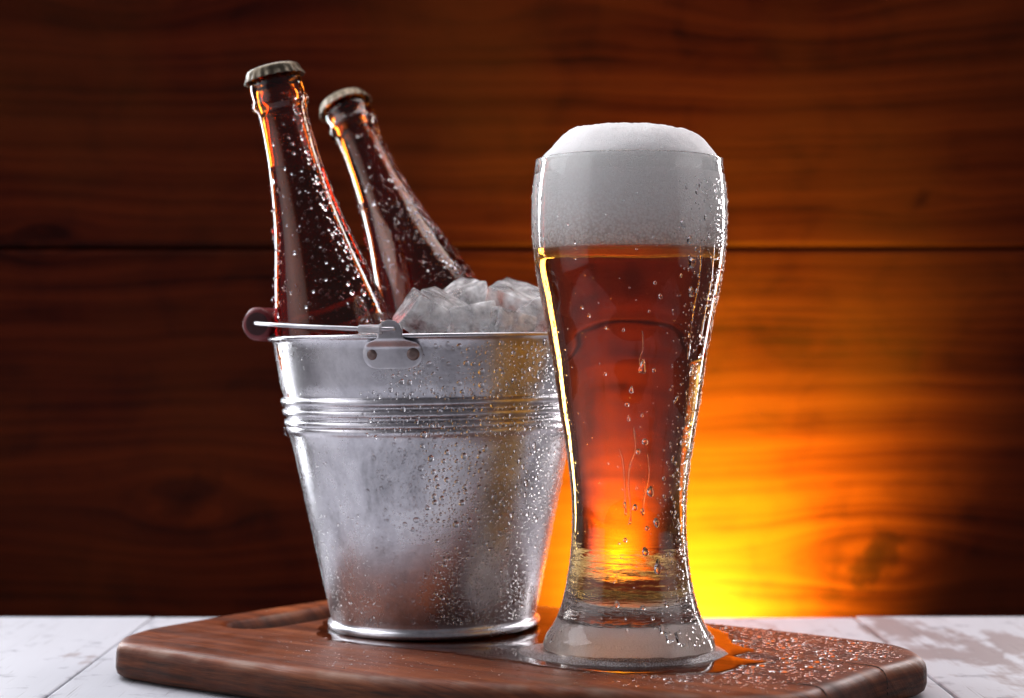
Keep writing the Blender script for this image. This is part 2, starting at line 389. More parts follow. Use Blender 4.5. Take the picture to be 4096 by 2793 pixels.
sc_, sd_ = np.array((-11.2, 93.2)), np.array((.62, .785))   # slot centre, direction
def slot(n=64, L=4.7, W=1.65):
    P = []
    per = np.array((-sd_[1], sd_[0]))
    for k in range(n):
        a = 2*math.pi*k/n; c, s = math.cos(a), math.sin(a)
        P.append(sc_+sd_*(L*(1 if c > 0 else -1)*(1-W/L)+c*W)+per*s*W)
    return np.array(P)
sl = slot()
def offset_slot(P, d):
    return sc_+(P-sc_)*0+((P-sc_)+np.array([(p-sc_)/np.linalg.norm(p-sc_)*d for p in P]))
TH = 1.75
lev_o = [(-TH+.03, 1.0), (-TH, .62), (-TH+.06, .30), (-TH+.22, .08), (-TH+.5, 0), (-.62, 0), (-.36, .06), (-.17, .20), (-.06, .38), (-.01, .62), (0, .85)]
V, F = [], []; rings = []
for z, d in lev_o[1:]:
    P = inset(out, d); b = len(V); rings.append(b)
    for p in P:
        q = noise.noise(Vector((p[0]*.7, p[1]*.7, z*2)))*.06*(1 if z < -.02 else 0)+min(0, noise.noise(Vector((p[0]*2.3, p[1]*2.3, z*1.5)))+.28)*-.16*(1 if -.7 < z < -.005 else .4)
        V.append((p[0]+q, p[1]+q, z))
n = len(out)
for a, b in zip(rings[:-1], rings[1:]):
    for k in range(n): F.append([a+k, a+(k+1) % n, b+(k+1) % n, b+k])
lev_i = [(0, .42), (-.02, .26), (-.09, .12), (-.22, .03), (-.42, 0), (-TH+.25, 0), (-TH+.03, .12)]
ri = []
for z, d in lev_i:
    P = offset_slot(sl, d); b = len(V); ri.append(b)
    for p in P: V.append((p[0], p[1], z))
m_ = len(sl)
for a, b in zip(ri[:-1], ri[1:]):
    for k in range(m_): F.append([a+k, b+k, b+(k+1) % m_, a+(k+1) % m_][::-1])
bm = bmesh.new()
vs = [bm.verts.new(Vector(v)*U) for v in V]
for f in F: bm.faces.new([vs[i] for i in f])
bm.verts.ensure_lookup_table()
def fill(a, na, b, nb):
    ed = []
    for base, cnt in ((a, na), (b, nb)):
        for k in range(cnt):
            v1, v2 = vs[base+k], vs[base+(k+1) % cnt]
            ed.append(bm.edges.get((v1, v2)) or bm.edges.new((v1, v2)))
    bmesh.ops.triangle_fill(bm, edges=ed, use_beauty=True)
fill(rings[-1], n, ri[0], m_); fill(rings[0], n, ri[-1], m_)
bmesh.ops.recalc_face_normals(bm, faces=bm.faces[:])
me = bpy.data.meshes.new('board_body'); bm.to_mesh(me); bm.free(); me.materials.append(M_board)
for pl in me.polygons: pl.use_smooth = abs(pl.normal.z) < .995 or True
board = empty('chopping_board', (0, 0, 0)); tag(board, 'brown wooden chopping board with rounded corners and a hand slot, wet with drops', 'chopping board')
bb_ = bpy.data.objects.new('board_body', me); COL.objects.link(bb_); bb_.parent = board
# cracks in the right-hand edge of the board: thin dark splits
def crack(pts, wd=.045):
    Vv, Ff = tube_data(pts, [wd*(.5+.5*math.sin(math.pi*(i+.5)/len(pts))) for i in range(len(pts))], 6)
    return mesh_obj('crack', Vv, Ff, M_dark, board)
def edge_pt(x, y, z): return (x, y, z)
def nearest(x, y):
    k = int(np.argmin(((out-np.array((x, y)))**2).sum(1))); return k
for (ex, ey, into) in ((16.5, 77.8, 2.2), (13.0, 73.2, .9)):
    k = nearest(ex, ey); p0 = inset(out, .0)[k]; t = inset(out, 1.0)[k]-p0
    pts = [(*(inset(out, .02)[k]), z) for z in np.linspace(-TH+.3, -.6, 7)]
    pts += [(*(p0+t*.1), -.33), (*(p0+t*.25), -.14), (*(p0+t*.5), -.03), (*(p0+t*.9), .0)]
    pts += [(*(p0+t*q+np.array((-.25, .1))*(q-.9)), .0) for q in np.linspace(1.1, .9+into, 5)]
    pts = [(p[0]+random.uniform(-.02, .02), p[1], p[2]) for p in pts]
    crack(pts)

# ================================================================ the galvanised bucket
BC = (-3.98, 90.0)
bucket = empty('ice_bucket', (BC[0], BC[1], .085)); bucket.rotation_euler = (0, R(-.88), 0)
tag(bucket, 'galvanised metal bucket of ice and bottles, beaded with condensation', 'bucket')
def Rb(z):
    if z < 9.9: return 5.22+(7.16-5.22)*(z-.5)/9.4
    return 7.20+(7.93-7.20)*(z-9.9)/4.7
prof = [(4.6, .35), (4.9, .30), (5.12, .12), (5.2, .03), (5.3, 0), (5.38, .06), (5.41, .18), (5.38, .30), (5.30, .37), (5.24, .42), (Rb(.55), .55)]
for z in np.linspace(.8, 9.6, 26): prof.append((Rb(z), z))
rb = [(7.17, 9.78), (7.19, 9.86), (7.25, 9.93), (7.30, 10.06), (7.32, 10.2)]
for zc, rc in ((10.42, 7.33), (10.96, 7.42), (11.50, 7.51)):
    for a in np.linspace(-90, 90, 9): rb.append((rc-.09+.17*math.cos(R(a)), zc+.19*math.sin(R(a))))
prof += rb+[(7.43, 11.75), (7.46, 11.9)]
for z in np.linspace(12.1, 14.35, 8): prof.append((Rb(z), z))
prof += [(7.97, 14.5), (8.02, 14.56)]
for a in np.linspace(-130, 170, 14): prof.append((8.09+.12*math.cos(R(a)), 14.63+.115*math.sin(R(a))))
prof += [(7.93, 14.5)]
for z in np.linspace(14, .7, 16): prof.append((Rb(z)-.09, z))
prof += [(5.0, .62), (2.5, .6), (0, .6)]
def bfr(a, i):
    return 1+.0016*math.sin(3*a+1)+.0009*math.sin(7*a+i*.06)
lathe('bucket_body', prof, M_bucket, bucket, 180, bfr)
# the two ears with rivets
def ear(ang):
    rows, cols = 44, 13; Vv, Ff = [], []
    for side in (0, 1):
        for i in range(rows+1):
            v = -.68+(1.59+.68)*i/rows
            if v <= .55: hw = .765+math.sqrt(max(.68**2-v*v, 0)) if abs(v) < .68 else .765
            elif v < .80:
                s = (v-.55)/.25; hw = (.765+math.sqrt(.68**2-.55**2))*(1-s)**2+.6*(1-(1-s)**2)
            elif v < 1.0: hw = .6
            else: hw = math.sqrt(max(.36-(v-1.0)**2*1.03, 0))+.01
            z = 13.8+v
            r0 = Rb(min(z, 14.4))+.03
            s = min(max((z-14.05)/.5, 0), 1); s = s*s*(3-2*s)
            r = r0*(1-s)+8.25*s+(.09 if side else 0)
            for j in range(cols):
                u = hw*(-1+2*j/(cols-1)); a = ang+u/r
                Vv.append((r*math.sin(a), -r*math.cos(a), z))
    N1 = (rows+1)*cols
    for i in range(rows):
        for j in range(cols-1):
            a = i*cols+j; b = a+1; c = b+cols; d = a+cols
            Ff.append([N1+a, N1+b, N1+c, N1+d]); Ff.append([a, d, c, b])
    for i in range(rows):
        for j in (0, cols-1):
            a = i*cols+j; d = a+cols; f = [a, d, N1+d, N1+a]; Ff.append(f if j else f[::-1])
    for i in (0, rows):
        for j in range(cols-1):
            a = i*cols+j; Ff.append([a, a+1, N1+a+1, N1+a] if i == 0 else [a+1, a, N1+a, N1+a+1])
    e = mesh_obj('ear', Vv, Ff, M_ear, bucket)
    md = e.modifiers.new('bev', 'BEVEL'); md.width = .0002; md.segments = 1; md.limit_method = 'ANGLE'
    for u in (-.98, 1.0):
        rr = .225 if u < 0 else .27
        r = Rb(13.78)+.12; a = ang+u/r
        V2, F2 = lathe_data([(rr*1.12, -.02), (rr*1.1, .02), (rr*.92, .075), (rr*.6, .10), (rr*.2, .085), (0, .08)], 20)
        nrm = Vector((math.sin(a), -math.cos(a), -.16)).normalized(); q = nrm.to_track_quat('Z', 'Y').to_matrix()
        c = Vector((r*math.sin(a), -r*math.cos(a), 13.78))
        mesh_obj('rivet', [tuple(q @ Vector(v)+c) for v in V2], F2, M_rivet, e)
EA = R(-10.2)
ear(EA); ear(EA+math.pi)
# bail wire
def bail_pt(th, r, z): # th from front ear going left (degrees)
    a = EA-R(th); return Vector((r*math.sin(a), -r*math.cos(a), z))
pts = []
for th in np.linspace(-.5, 180.5, 90):
    e_ = min(th, 180-th); s = min(max(e_/38, 0), 1); s = s*s*(3-2*s)
    r = 8.02+.78*s
    zz = 14.93+.55*math.sin(R(max(min(th, 180), 0)))**1.2 if 0 < th < 180 else 14.93
    pts.append(bail_pt(th, r, zz))
tipA = bail_pt(-1.2, 8.16, 14.93); 
hook = [bail_pt(-1.6, 8.34, 14.94), bail_pt(-1.2, 8.50, 14.95), bail_pt(.6, 8.56, 14.96), bail_pt(4, 8.58, 14.98), bail_pt(8.2, 8.6, 14.99)]
Vv, Ff = tube_data(hook[::-1]+[tipA]+pts, .105, 10); bail = mesh_obj('bail_wire', Vv, Ff, M_wire, bucket)
# plastic sleeve on the hooked end of the wire
q0, q1 = bail_pt(2.0, 8.57, 14.97), bail_pt(9.6, 8.62, 15.0); ax = (q1-q0)
V2, F2 = lathe_data([(.11, 0.0), (.27, 0), (.285, .03), (.27, .07), (.215, .10), (.20, .5), (.185, 1.05), (.175, 1.12), (.12, 1.15), (.11, 1.0)], 24)
q = ax.normalized().to_track_quat('Z', 'Y').to_matrix()
mesh_obj('plastic_sleeve', [tuple(q @ Vector(v)+q0) for v in V2], F2, M_sleeve, bail)
# wooden grip
g0, g1 = bail_pt(68, 8.72, 15.40), bail_pt(113, 8.72, 15.40)
ax = g1-g0; L = ax.length; q = ax.normalized().to_track_quat('Z', 'Y').to_matrix()
V2, F2 = lathe_data([(.13, .02), (.3, -.01), (.62, 0), (.76, .06), (.83, .22), (.84, .8), (.86, L/2), (.84, L-.8), (.82, L-.2), (.72, L), (.1, L)], 40, lambda a, i: 1+.025*math.sin(3*a+i)+.02*math.sin(5*a+2*i))
gr = mesh_obj('wooden_grip', [tuple(q @ Vector(v)+g0) for v in V2], F2, M_grip, bail)
V2, F2 = lathe_data([(.58, -.025), (.3, -.03), (.10, -.01)], 30)
mesh_obj('end_face', [tuple(q @ Vector(v)+g0) for v in V2], [f[::-1] for f in F2], M_gripend, gr)

# ================================================================ droplets
def make_drops(name, P, Nn, rad, mat, parent, closed=False, flat=.5, seg=9, stretch=None, lift=0.0, down=None, kind='stuff'):
    """one mesh of many lens-shaped drops, standing on points P with normals Nn (numpy, cm)"""
    P = np.asarray(P, float); Nn = np.asarray(Nn, float); rad = np.asarray(rad, float); n = len(P)
    Nn = Nn/np.linalg.norm(Nn, axis=1)[:, None]
    up = np.tile(np.array(down if down is not None else (0, 0, -1.0)), (n, 1))
    T = up-(up*Nn).sum(1)[:, None]*Nn; ln = np.linalg.norm(T, axis=1)
    T[ln < 1e-3] = (1, 0, 0); T /= np.linalg.norm(T, axis=1)[:, None]
    B = np.cross(Nn, T)
    prof = [(1.0, -.06 if not closed else 0.0), (.97, .22), (.80, .58), (.48, .88)]
    tv = []; ang = np.arange(seg)*2*math.pi/seg
    a1 = rng.normal(0, .09, (n, 1)); p1 = rng.uniform(0, 6.28, (n, 1)); a2 = rng.normal(0, .07, (n, 1)); p2 = rng.uniform(0, 6.28, (n, 1))
    mod = 1+a1*np.cos(2*ang+p1)+a2*np.cos(3*ang+p2)
    st = np.ones(n) if stretch is None else stretch
    vs = []
    for (r, h) in prof:
        x = r*mod*np.cos(ang); y = r*mod*np.sin(ang)
        sag = 0.0
        x = np.where(x > 0, x, x*st[:, None])
        v = P[:, None, :]+rad[:, None, None]*(T[:, None, :]*x[:, :, None]+B[:, None, :]*y[:, :, None])+(Nn*(rad*h*flat*1.0)[:, None])[:, None, :]
        vs.append(v)
    top = P+Nn*(rad*flat)[:, None]
    k = len(prof)*seg+1+(1 if closed else 0)
    allv = np.concatenate([np.concatenate(vs, 1), top[:, None, :]]+([P[:, None, :]] if closed else []), 1)
    allv = allv+(Nn*lift)[:, None, :]
    F = []
    for i in range(len(prof)-1):
        for s in range(seg):
            s2 = (s+1) % seg; F.append((i*seg+s, i*seg+s2, (i+1)*seg+s2, (i+1)*seg+s))
    tri = []
    b = (len(prof)-1)*seg; t = len(prof)*seg
    for s in range(seg): tri.append((b+s, b+(s+1) % seg, t))
    if closed:
        for s in range(seg): tri.append((s, t+1, (s+1) % seg))
    F = np.array(F); tri = np.array(tri)
    off = (np.arange(n)*k)[:, None, None]
    q = (F[None]+off).reshape(-1, 4); tr = (tri[None]+off).reshape(-1, 3)
    m = bpy.data.meshes.new(name); vv = allv.reshape(-1, 3)*U
    nl = q.size+tr.size
    m.vertices.add(len(vv)); m.vertices.foreach_set('co', vv.ravel())
    m.loops.add(nl); m.loops.foreach_set('vertex_index', np.concatenate([q.ravel(), tr.ravel()]).astype(np.int32))
    m.polygons.add(len(q)+len(tr))
    ls = np.concatenate([np.arange(len(q))*4, q.size+np.arange(len(tr))*3]).astype(np.int32)
    m.polygons.foreach_set('loop_start', ls)
    m.polygons.foreach_set('use_smooth', np.ones(len(q)+len(tr), bool))
    m.update(calc_edges=True); m.validate()
    m.materials.append(mat)
    o = bpy.data.objects.new(name, m); COL.objects.link(o); o.parent = parent
    if kind: o['kind'] = kind
    return o
def lathe_normal(rf, z, e=.05):
    return (rf(z+e)-rf(z-e))/(2*e)
def poisson(cands, rads, keep):
    """greedy thinning so drops do not overlap (2-D coordinates)"""
    cell = .25; grid = {}; outi = []
    order = np.argsort(-rads)
    for i in order:
        x, y = cands[i]; cx, cyy = int(x//cell), int(y//cell); ok = True
        for a in (-1, 0, 1):
            for b in (-1, 0, 1):
                for j in grid.get((cx+a, cyy+b), ()):
                    if (cands[j][0]-x)**2+(cands[j][1]-y)**2 < ((rads[i]+rads[j])*1.12)**2: ok = False; break
                if not ok: break
            if not ok: break
        if ok: grid.setdefault((cx, cyy), []).append(i); outi.append(i)
        if len(outi) >= keep: break
    return np.array(outi)
def Rbo(z):
    if 9.75 < z < 11.8: return 7.27+(z-9.9)*.11+.08
    return Rb(z)
# bucket: many small drops, denser and larger to the right
n = 34000
ang = rng.uniform(-95, 100, n); z = rng.uniform(.7, 14.3, n)
u = (ang+20)/60.0
dens = np.clip(.06+.94*np.clip((ang+28)/45, 0, 1), 0, 1)
dens = np.where(z < 6, np.maximum(dens, .55*np.clip((7-z)/3, 0, 1)), dens)
k = rng.uniform(0, 1, n) < dens; ang, z = ang[k], z[k]
rad = np.clip(rng.lognormal(-3.3, .52, len(z)), .016, .17)*(np.where(z > 5.5, 1.0, .72))*np.where(ang < -25, .55, 1)
rad = np.clip(rad*np.where(ang > 48, .75, 1), .016, .16)
xy = np.stack([np.radians(ang)*6.5, z], 1); ii = poisson(xy, rad, 8200); ang, z, rad = ang[ii], z[ii], rad[ii]
a = np.radians(ang); rr = np.array([Rbo(q) for q in z])
P = np.stack([rr*np.sin(a), -rr*np.cos(a), z], 1); Nn = np.stack([np.sin(a), -np.cos(a), np.full(len(a), -.18)], 1)
make_drops('condensation', P, Nn, rad, M_water, bucket, closed=True, lift=.004, flat=.52, stretch=np.where(rad > .08, rng.uniform(1, 1.5, len(rad)), 1.0))

# ================================================================ bottles
bprof = [(0, 22.5), (1.0, 22.48), (1.20, 22.40), (1.27, 22.2), (1.27, 21.9), (1.33, 21.78), (1.35, 21.5), (1.34, 21.0), (1.40, 20.9), (1.42, 20.72), (1.38, 20.55), (1.26, 20.44),
         (1.20, 20.2), (1.22, 19.2), (1.30, 18.0), (1.40, 17.0), (1.56, 15.8), (1.80, 14.4), (2.12, 13.0), (2.48, 11.5), (2.76, 10.2), (2.94, 9.0), (2.99, 8.0), (3.0, 7.0)]
bo = bprof[:]+[(3.0, 5.0), (3.0, 2.0), (2.98, .6), (2.85, .18), (2.6, 0), (1.8, .05), (0, .35)]
bo = bo[:13]+smooth_prof(bo[13:-4], 4)+bo[-3:]
def inner_prof(off):
    P = [(0, 22.2)]; 
    for (r, z) in [(.85, 22.15), (.88, 21.0), (.90, 20.0)]+[(q[0]-off, q[1]) for q in smooth_prof([p for p in bprof if p[1] < 19.5], 3)]+[(3.0-off, 5), (3.0-off, 1.2), (2.5, .6), (0, .75)]:
        P.append((max(r, 0), z))
    return P
def Rbot(z):
    zz = [p[1] for p in bprof][::-1]+[]; rr = [p[0] for p in bprof][::-1]
    return float(np.interp(z, zz, rr))
def make_bottle(top, low, level_z, label, seed, ndrop):
    top, low = Vector(top), Vector(low); axis = (top-low).normalized(); base = top-axis*22.62
    root = empty('beer_bottle', base); root.rotation_mode = 'QUATERNION'
    root.rotation_quaternion = axis.to_track_quat('Z', 'Y')
    M = Matrix.Translation(base) @ axis.to_track_quat('Z', 'Y').to_matrix().to_4x4(); Mi = M.inverted()
    tag(root, label, 'bottle', 'beer bottles in the ice bucket')
    V1, F1 = lathe_data(bo, 72)
    ip = inner_prof(.28)[::-1]
    V2, F2 = lathe_data(ip, 72); o_ = len(V1)
    F1 = [f[::-1] for f in F1]+[[i+o_ for i in f][::-1] for f in F2]; V1 = V1+V2
    mesh_obj('glass_body', V1, F1, M_bottle, root)
    # the beer: the inside of the bottle cut by a level plane
    Vb, Fb = lathe_data(inner_prof(.27), 60); bm = bmesh.new(); vv = [bm.verts.new(Vector(v)) for v in Vb]
    for f in Fb: bm.faces.new([vv[i] for i in f])
    bmesh.ops.recalc_face_normals(bm, faces=bm.faces[:])
    up = (Mi.to_3x3() @ Vector((0, 0, 1))).normalized(); co = Mi @ Vector((low.x, low.y, level_z))
    r_ = bmesh.ops.bisect_plane(bm, geom=bm.verts[:]+bm.edges[:]+bm.faces[:], plane_co=co, plane_no=up, clear_outer=True)
    eds = [e for e in r_['geom_cut'] if isinstance(e, bmesh.types.BMEdge)]
    bmesh.ops.holes_fill(bm, edges=eds)
    bmesh.ops.scale(bm, vec=(U, U, U), verts=bm.verts[:])
    bmesh.ops.recalc_face_normals(bm, faces=bm.faces[:])
    m = bpy.data.meshes.new('beer_filling'); bm.to_mesh(m); bm.free(); m.materials.append(M_bbeer)
    for pl in m.polygons: pl.use_smooth = len(pl.vertices) < 6
    o = bpy.data.objects.new('beer_filling', m); COL.objects.link(o); o.parent = root
    # crown cap with its 21 teeth
    cp = [(0, 22.66), (.8, 22.655), (1.15, 22.62), (1.30, 22.55), (1.37, 22.44), (1.40, 22.32), (1.45, 22.18), (1.52, 22.04), (1.53, 22.01), (1.49, 22.0), (1.38, 22.12), (1.33, 22.3)]
    def fr(a, i):
        s = min(max((i-4)/4, 0), 1); return 1+.035*s*math.cos(21*a)
    Vc, Fc = lathe_data(cp, 168, fr); cap = mesh_obj('crown_cap', Vc, [f[::-1] for f in Fc], M_cap, root)
    cap.data.materials.append(M_captop)
    for pl in cap.data.polygons:
        if pl.center.z > .2252: pl.material_index = 1
    # condensation
    r2 = np.random.default_rng(seed); nn = ndrop*3
    z = 8+13.0*r2.uniform(0, 1, nn)**1.0; ang = r2.uniform(0, 360, nn)
    loc_view = Mi.to_3x3() @ Vector((0, -1, 0)); av = math.degrees(math.atan2(loc_view.y, loc_view.x))
    d = (ang-av+180) % 360-180        # + is to the right of the view
    keep = (np.abs(d) < 100) & (r2.uniform(0, 1, nn) < np.clip(.25+.75*(d+40)/80, .22, 1))
    z, ang, d = z[keep], ang[keep], d[keep]
    rad = np.clip(r2.lognormal(-3.0, .5, len(z)), .02, .15)*np.where(z > 17, .6, 1)
    rr = np.array([Rbot(q) for q in z]); xy = np.stack([np.radians(d)*rr, z], 1)
    ii = poisson(xy, rad, ndrop); z, ang, rad, rr = z[ii], ang[ii], rad[ii], rr[ii]
    sl_ = np.array([lathe_normal(Rbot, q, .3) for q in z]); a = np.radians(ang)
    P = np.stack([rr*np.cos(a), rr*np.sin(a), z], 1); Nn = np.stack([np.cos(a), np.sin(a), -sl_], 1)
    dd = (np.degrees(a)-av+180) % 360-180; e_ = (dd > 34) | (r2.uniform(0, 1, len(dd)) < .13); st = r2.uniform(1, 1.35, len(rad))
    make_drops('condensation', P[~e_], Nn[~e_], rad[~e_], M_water, root, flat=.75, stretch=st[~e_])
    make_drops('condensation', P[e_], Nn[e_], rad[e_]*1.15, M_water, root, closed=True, flat=.34, lift=.004, stretch=st[e_])
    return root
make_bottle((-12.05, 88.6, 28.25), (-9.0, 88.4, 15.2), 23.2, 'brown beer bottle with the higher crown cap, leaning left beside the handle grip', 3, 1100)
make_bottle((-9.55, 99.0, 28.1), (-3.85, 94.6, 15.2), 22.1, 'brown beer bottle behind, leaning back between the taller bottle and the ice', 5, 1000)

# ================================================================ ice
def ice_mesh(seed, irregular=.16):
    bm = bmesh.new(); bmesh.ops.create_cube(bm, size=1)
    rs = random.Random(seed)
    for v in bm.verts: v.co = Vector([c*(1+rs.uniform(-irregular, irregular*.6)) for c in v.co])
    bmesh.ops.bevel(bm, geom=bm.edges[:], offset=.05, segments=2, affect='EDGES', profile=.5)
    bmesh.ops.triangulate(bm, faces=[f for f in bm.faces if len(f.verts) > 4])
    bmesh.ops.subdivide_edges(bm, edges=bm.edges[:], cuts=3, use_grid_fill=True)
    for v in bm.verts:
        o = Vector((seed*3.1, 0, 0))
        d = noise.noise(v.co*2.6+o)*.05+noise.noise(v.co*7+o)*.018
        # melted hollow in the faces
        v.co += v.co.normalized()*d
    bmesh.ops.recalc_face_normals(bm, faces=bm.faces[:])
    m = bpy.data.meshes.new('ice_cube'); bm.to_mesh(m); bm.free(); m.materials.append(M_ice)
    for pl in m.polygons: pl.use_smooth = True
    return m
ice_meshes = [ice_mesh(i) for i in range(6)]
def pix(x, y, D): return ((x-1162)/4000*D, D, 14.1+(792-y)/4000*D)
vis = [ # display x, y, depth, size(cm) x3, rotation (deg), label
    (962, 722, 85.3, (2.3, 2.2, 2.1), (12, 32, 20), 'ice cube against the front bottle, tilted beside the bucket ear'),
    (1003, 704, 87.8, (2.9, 2.0, 1.5), (10, 30, -12), 'long tilted ice slab lying across the leftmost cubes'),
    (1052, 694, 90.0, (2.3, 2.0, 2.4), (15, -28, 30), 'ice cube standing on edge in front of the rear bottle'),
    (1072, 738, 85.0, (2.6, 2.2, 2.0), (-8, -6, 12), 'low ice cube at the front rim, centre of the heap'),
    (1160, 700, 88.8, (2.7, 2.3, 2.5), (18, 22, -24), 'highest ice cube of the heap, near the beer glass'),
    (1150, 742, 84.9, (2.4, 2.1, 1.9), (10, 8, 35), 'low ice cube at the front rim below the highest cube'),
    (1228, 732, 86.5, (2.6, 2.3, 2.2), (-14, -24, 15), 'ice cube at the right end of the heap, partly behind the glass'),
]
ice_pts = []
for i, (x, y, D, sz, rot, lab) in enumerate(vis):
    o = bpy.data.objects.new('ice_cube', ice_meshes[i % 6]); COL.objects.link(o)
    c = pix(x, y, D); ice_pts.append(c)
    o.location = Vector(c)*U; o.scale = [s*U*.93 for s in sz]; o.rotation_euler = [R(q) for q in rot]
    tag(o, lab, 'ice cube', 'ice cubes in the bucket')
def seg_dist(p, a, b):
    p, a, b = Vector(p), Vector(a), Vector(b); t = max(0, min(1, (p-a).dot(b-a)/(b-a).length_squared)); return (p-a-(b-a)*t).length
axes = [((-12.05, 88.6, 28.25), (-6.9, 88.4, 6.3)), ((-9.55, 99.0, 28.1), (.1, 91.5, 6.3))]
k = 0
for t in range(3000):
    if k >= 30: break
    a = random.uniform(0, 6.283); r = 6.2*math.sqrt(random.random()); c = (BC[0]+r*math.cos(a), BC[1]+r*math.sin(a), random.uniform(12.2, 13.7))
    if any(seg_dist(c, *ax_) < 4.2 for ax_ in axes): continue
    if any((Vector(c)-Vector(q)).length < 1.75 for q in ice_pts): continue
    ice_pts.append(c); k += 1
    o = bpy.data.objects.new('ice_cube', random.choice(ice_meshes)); COL.objects.link(o); s = random.uniform(1.9, 2.3)
    o.location = Vector(c)*U; o.scale = (s*U, s*U*.9, s*U*.95); o.rotation_euler = [random.uniform(0, 3) for _ in range(3)]
    tag(o, 'small ice cube packed low inside the bucket under the heap', 'ice cube', 'ice cubes packed low in the bucket')

# ================================================================ the beer glass
GX, GY = 5.44, 82.0
gp = [(0, .12), (1.5, .10), (2.8, .04), (3.4, .0), (3.75, .02), (3.93, .12), (4.0, .32), (3.96, .55), (3.85, .82), (3.66, 1.10), (3.42, 1.52), (3.28, 1.85), (3.14, 2.25), (2.98, 2.9), (2.88, 3.45), (2.76, 4.25),
      (2.68, 5.2), (2.65, 6.0), (2.67, 7.1), (2.75, 8.1), (2.88, 9.1), (3.03, 10.1), (3.20, 11.05), (3.38, 12.3), (3.57, 13.6), (3.74, 14.5), (3.90, 15.4), (4.06, 16.2), (4.22, 17.0), (4.38, 17.9), (4.49, 18.9), (4.54, 19.9), (4.53, 20.8),
      (4.46, 21.8), (4.37, 22.5), (4.34, 22.68)]
outer = gp[:3]+smooth_prof(gp[3:], 5)
def Rg(z): return float(np.interp(z, [p[1] for p in outer[8:]], [p[0] for p in outer[8:]]))
def wall_t(z): return float(np.interp(z, [5, 8, 11, 14, 18, 22], [.44, .38, .33, .28, .24, .19]))
def Ri(z): return Rg(z)-wall_t(z)
glass = empty('beer_glass', (GX, GY, 0.012)); tag(glass, 'tall curved wheat beer glass standing in spilt foam at the front of the board', 'glass')
rim = [(4.35, 22.78), (4.345, 22.84), (4.31, 22.87), (4.25, 22.86), (4.22, 22.80), (4.215, 22.6), (Ri(22.3), 22.3), (Ri(22.0), 22.0)]
V, F = lathe_data(outer+rim, 160)
gb = mesh_obj('glass_wall', V, F, M_glass, glass)
beer = empty('beer', (GX, GY, 0.012)); tag(beer, 'amber beer with a thick white head, inside the tall glass', 'beer')
bz = 1.95; TB = 18.72
bp = [(0, 2.02), (.9, 2.04), (1.5, 2.10), (1.95, 2.24), (2.16, 2.48), (2.22, 2.9), (2.2, 3.6), (2.19, 4.4), (2.2, 5.0)]+[(Ri(z), z) for z in np.linspace(5.4, TB-.03, 60)]+[(Ri(TB)-.03, TB), (2.2, TB), (0, TB)]
V, F = lathe_data(bp, 128); lq = mesh_obj('beer_liquid', V, F, M_beer, beer)
# foam head: fills the glass above the beer and domes over the rim
fh = [(0, TB+.02), (2.0, TB+.02), (Ri(TB)-.05, TB+.02)]+[(Ri(z)+.0, z) for z in np.linspace(TB+.05, 22.0, 30)]+[(Ri(22.0)-.01, 22.1), (4.17, 22.4), (4.19, 22.62), (4.16, 22.82)]
dome = [(4.12, 22.95), (3.96, 23.2), (3.70, 23.52), (3.35, 23.87), (2.95, 24.12), (2.4, 24.27), (1.7, 24.34), (.9, 24.37), (0, 24.38)]
fp = fh+smooth_prof(dome, 4); nfh = len(fh); seg = 160
V, F = lathe_data(fp, seg)
V2 = []
for (x, y, z) in V:
    if z > 22.86:
        s = min((z-22.86)/.5, 1)
        p = Vector((x, y, z)); d = noise.noise(p*.55+Vector((3, 1, 0)))*.16+noise.noise(p*1.7)*.07+noise.noise(p*4.5)*.03+noise.noise(p*11)*.012
        # the left side of the dome is steeper and pulled in, the right one slumps to the rim
        c = -math.cos(math.atan2(y, x)); k = 1-.055*s*max(c, 0)+.0*s
        zz = z+d*s+(.05*s*max(c, 0))-.10*s*max(-c, 0)*min(math.hypot(x, y)/4, 1)
        V2.append((x*k, y*k, zz))
    else: V2.append((x, y, z))
foam = mesh_obj('foam_head', V2, F, M_foam, beer)
# gas bubbles clinging inside the glass
nb = 34; zb = rng.uniform(5.6, 17.8, nb); ab = np.radians(rng.uniform(-75, 75, nb)); rb2 = np.array([Ri(q)-.05 for q in zb])
V, F = [], []
for i in range(nb):
    bm = bmesh.new(); bmesh.ops.create_icosphere(bm, subdivisions=2, radius=random.choice((.022, .03, .04)))
    c = Vector((rb2[i]*math.sin(ab[i]), -rb2[i]*math.cos(ab[i]), zb[i])); o_ = len(V)
    V += [tuple(v.co+c) for v in bm.verts]; F += [[v.index+o_ for v in f.verts] for f in bm.faces]; bm.free()
mesh_obj('gas_bubble', V, F, M_bubble, beer)['kind'] = 'stuff'
# condensation on the glass: a few in the middle, dense on the right
n = 9000; ang = rng.uniform(-90, 95, n); z = rng.uniform(.7, 21.8, n)
dens = np.clip(.022+.95*np.clip((ang-22)/38, 0, 1)+.35*(ang < -62), 0, 1)
k = rng.uniform(0, 1, n) < dens; ang, z = ang[k], z[k]
rad = np.clip(rng.lognormal(-3.35, .5, len(z)), .014, .13)*np.where(ang < 15, 1.25, 1)
rr = np.array([Rg(q) for q in z]); ii = poisson(np.stack([np.radians(ang)*rr, z], 1), rad, 1900); ang, z, rad, rr = ang[ii], z[ii], rad[ii], rr[ii]
a = np.radians(ang); sl_ = np.array([lathe_normal(Rg, q, .1) for q in z])
P = np.stack([rr*np.sin(a), -rr*np.cos(a), z], 1); Nn = np.stack([np.sin(a), -np.cos(a), -sl_], 1)
st = np.where(rad > .055, rng.uniform(1, 2.2, len(rad)), 1.0); e_ = np.degrees(a) > 30
make_drops('condensation', P[~e_], Nn[~e_], rad[~e_], M_water, glass, closed=True, flat=.27, lift=.004, seg=10, stretch=st[~e_])
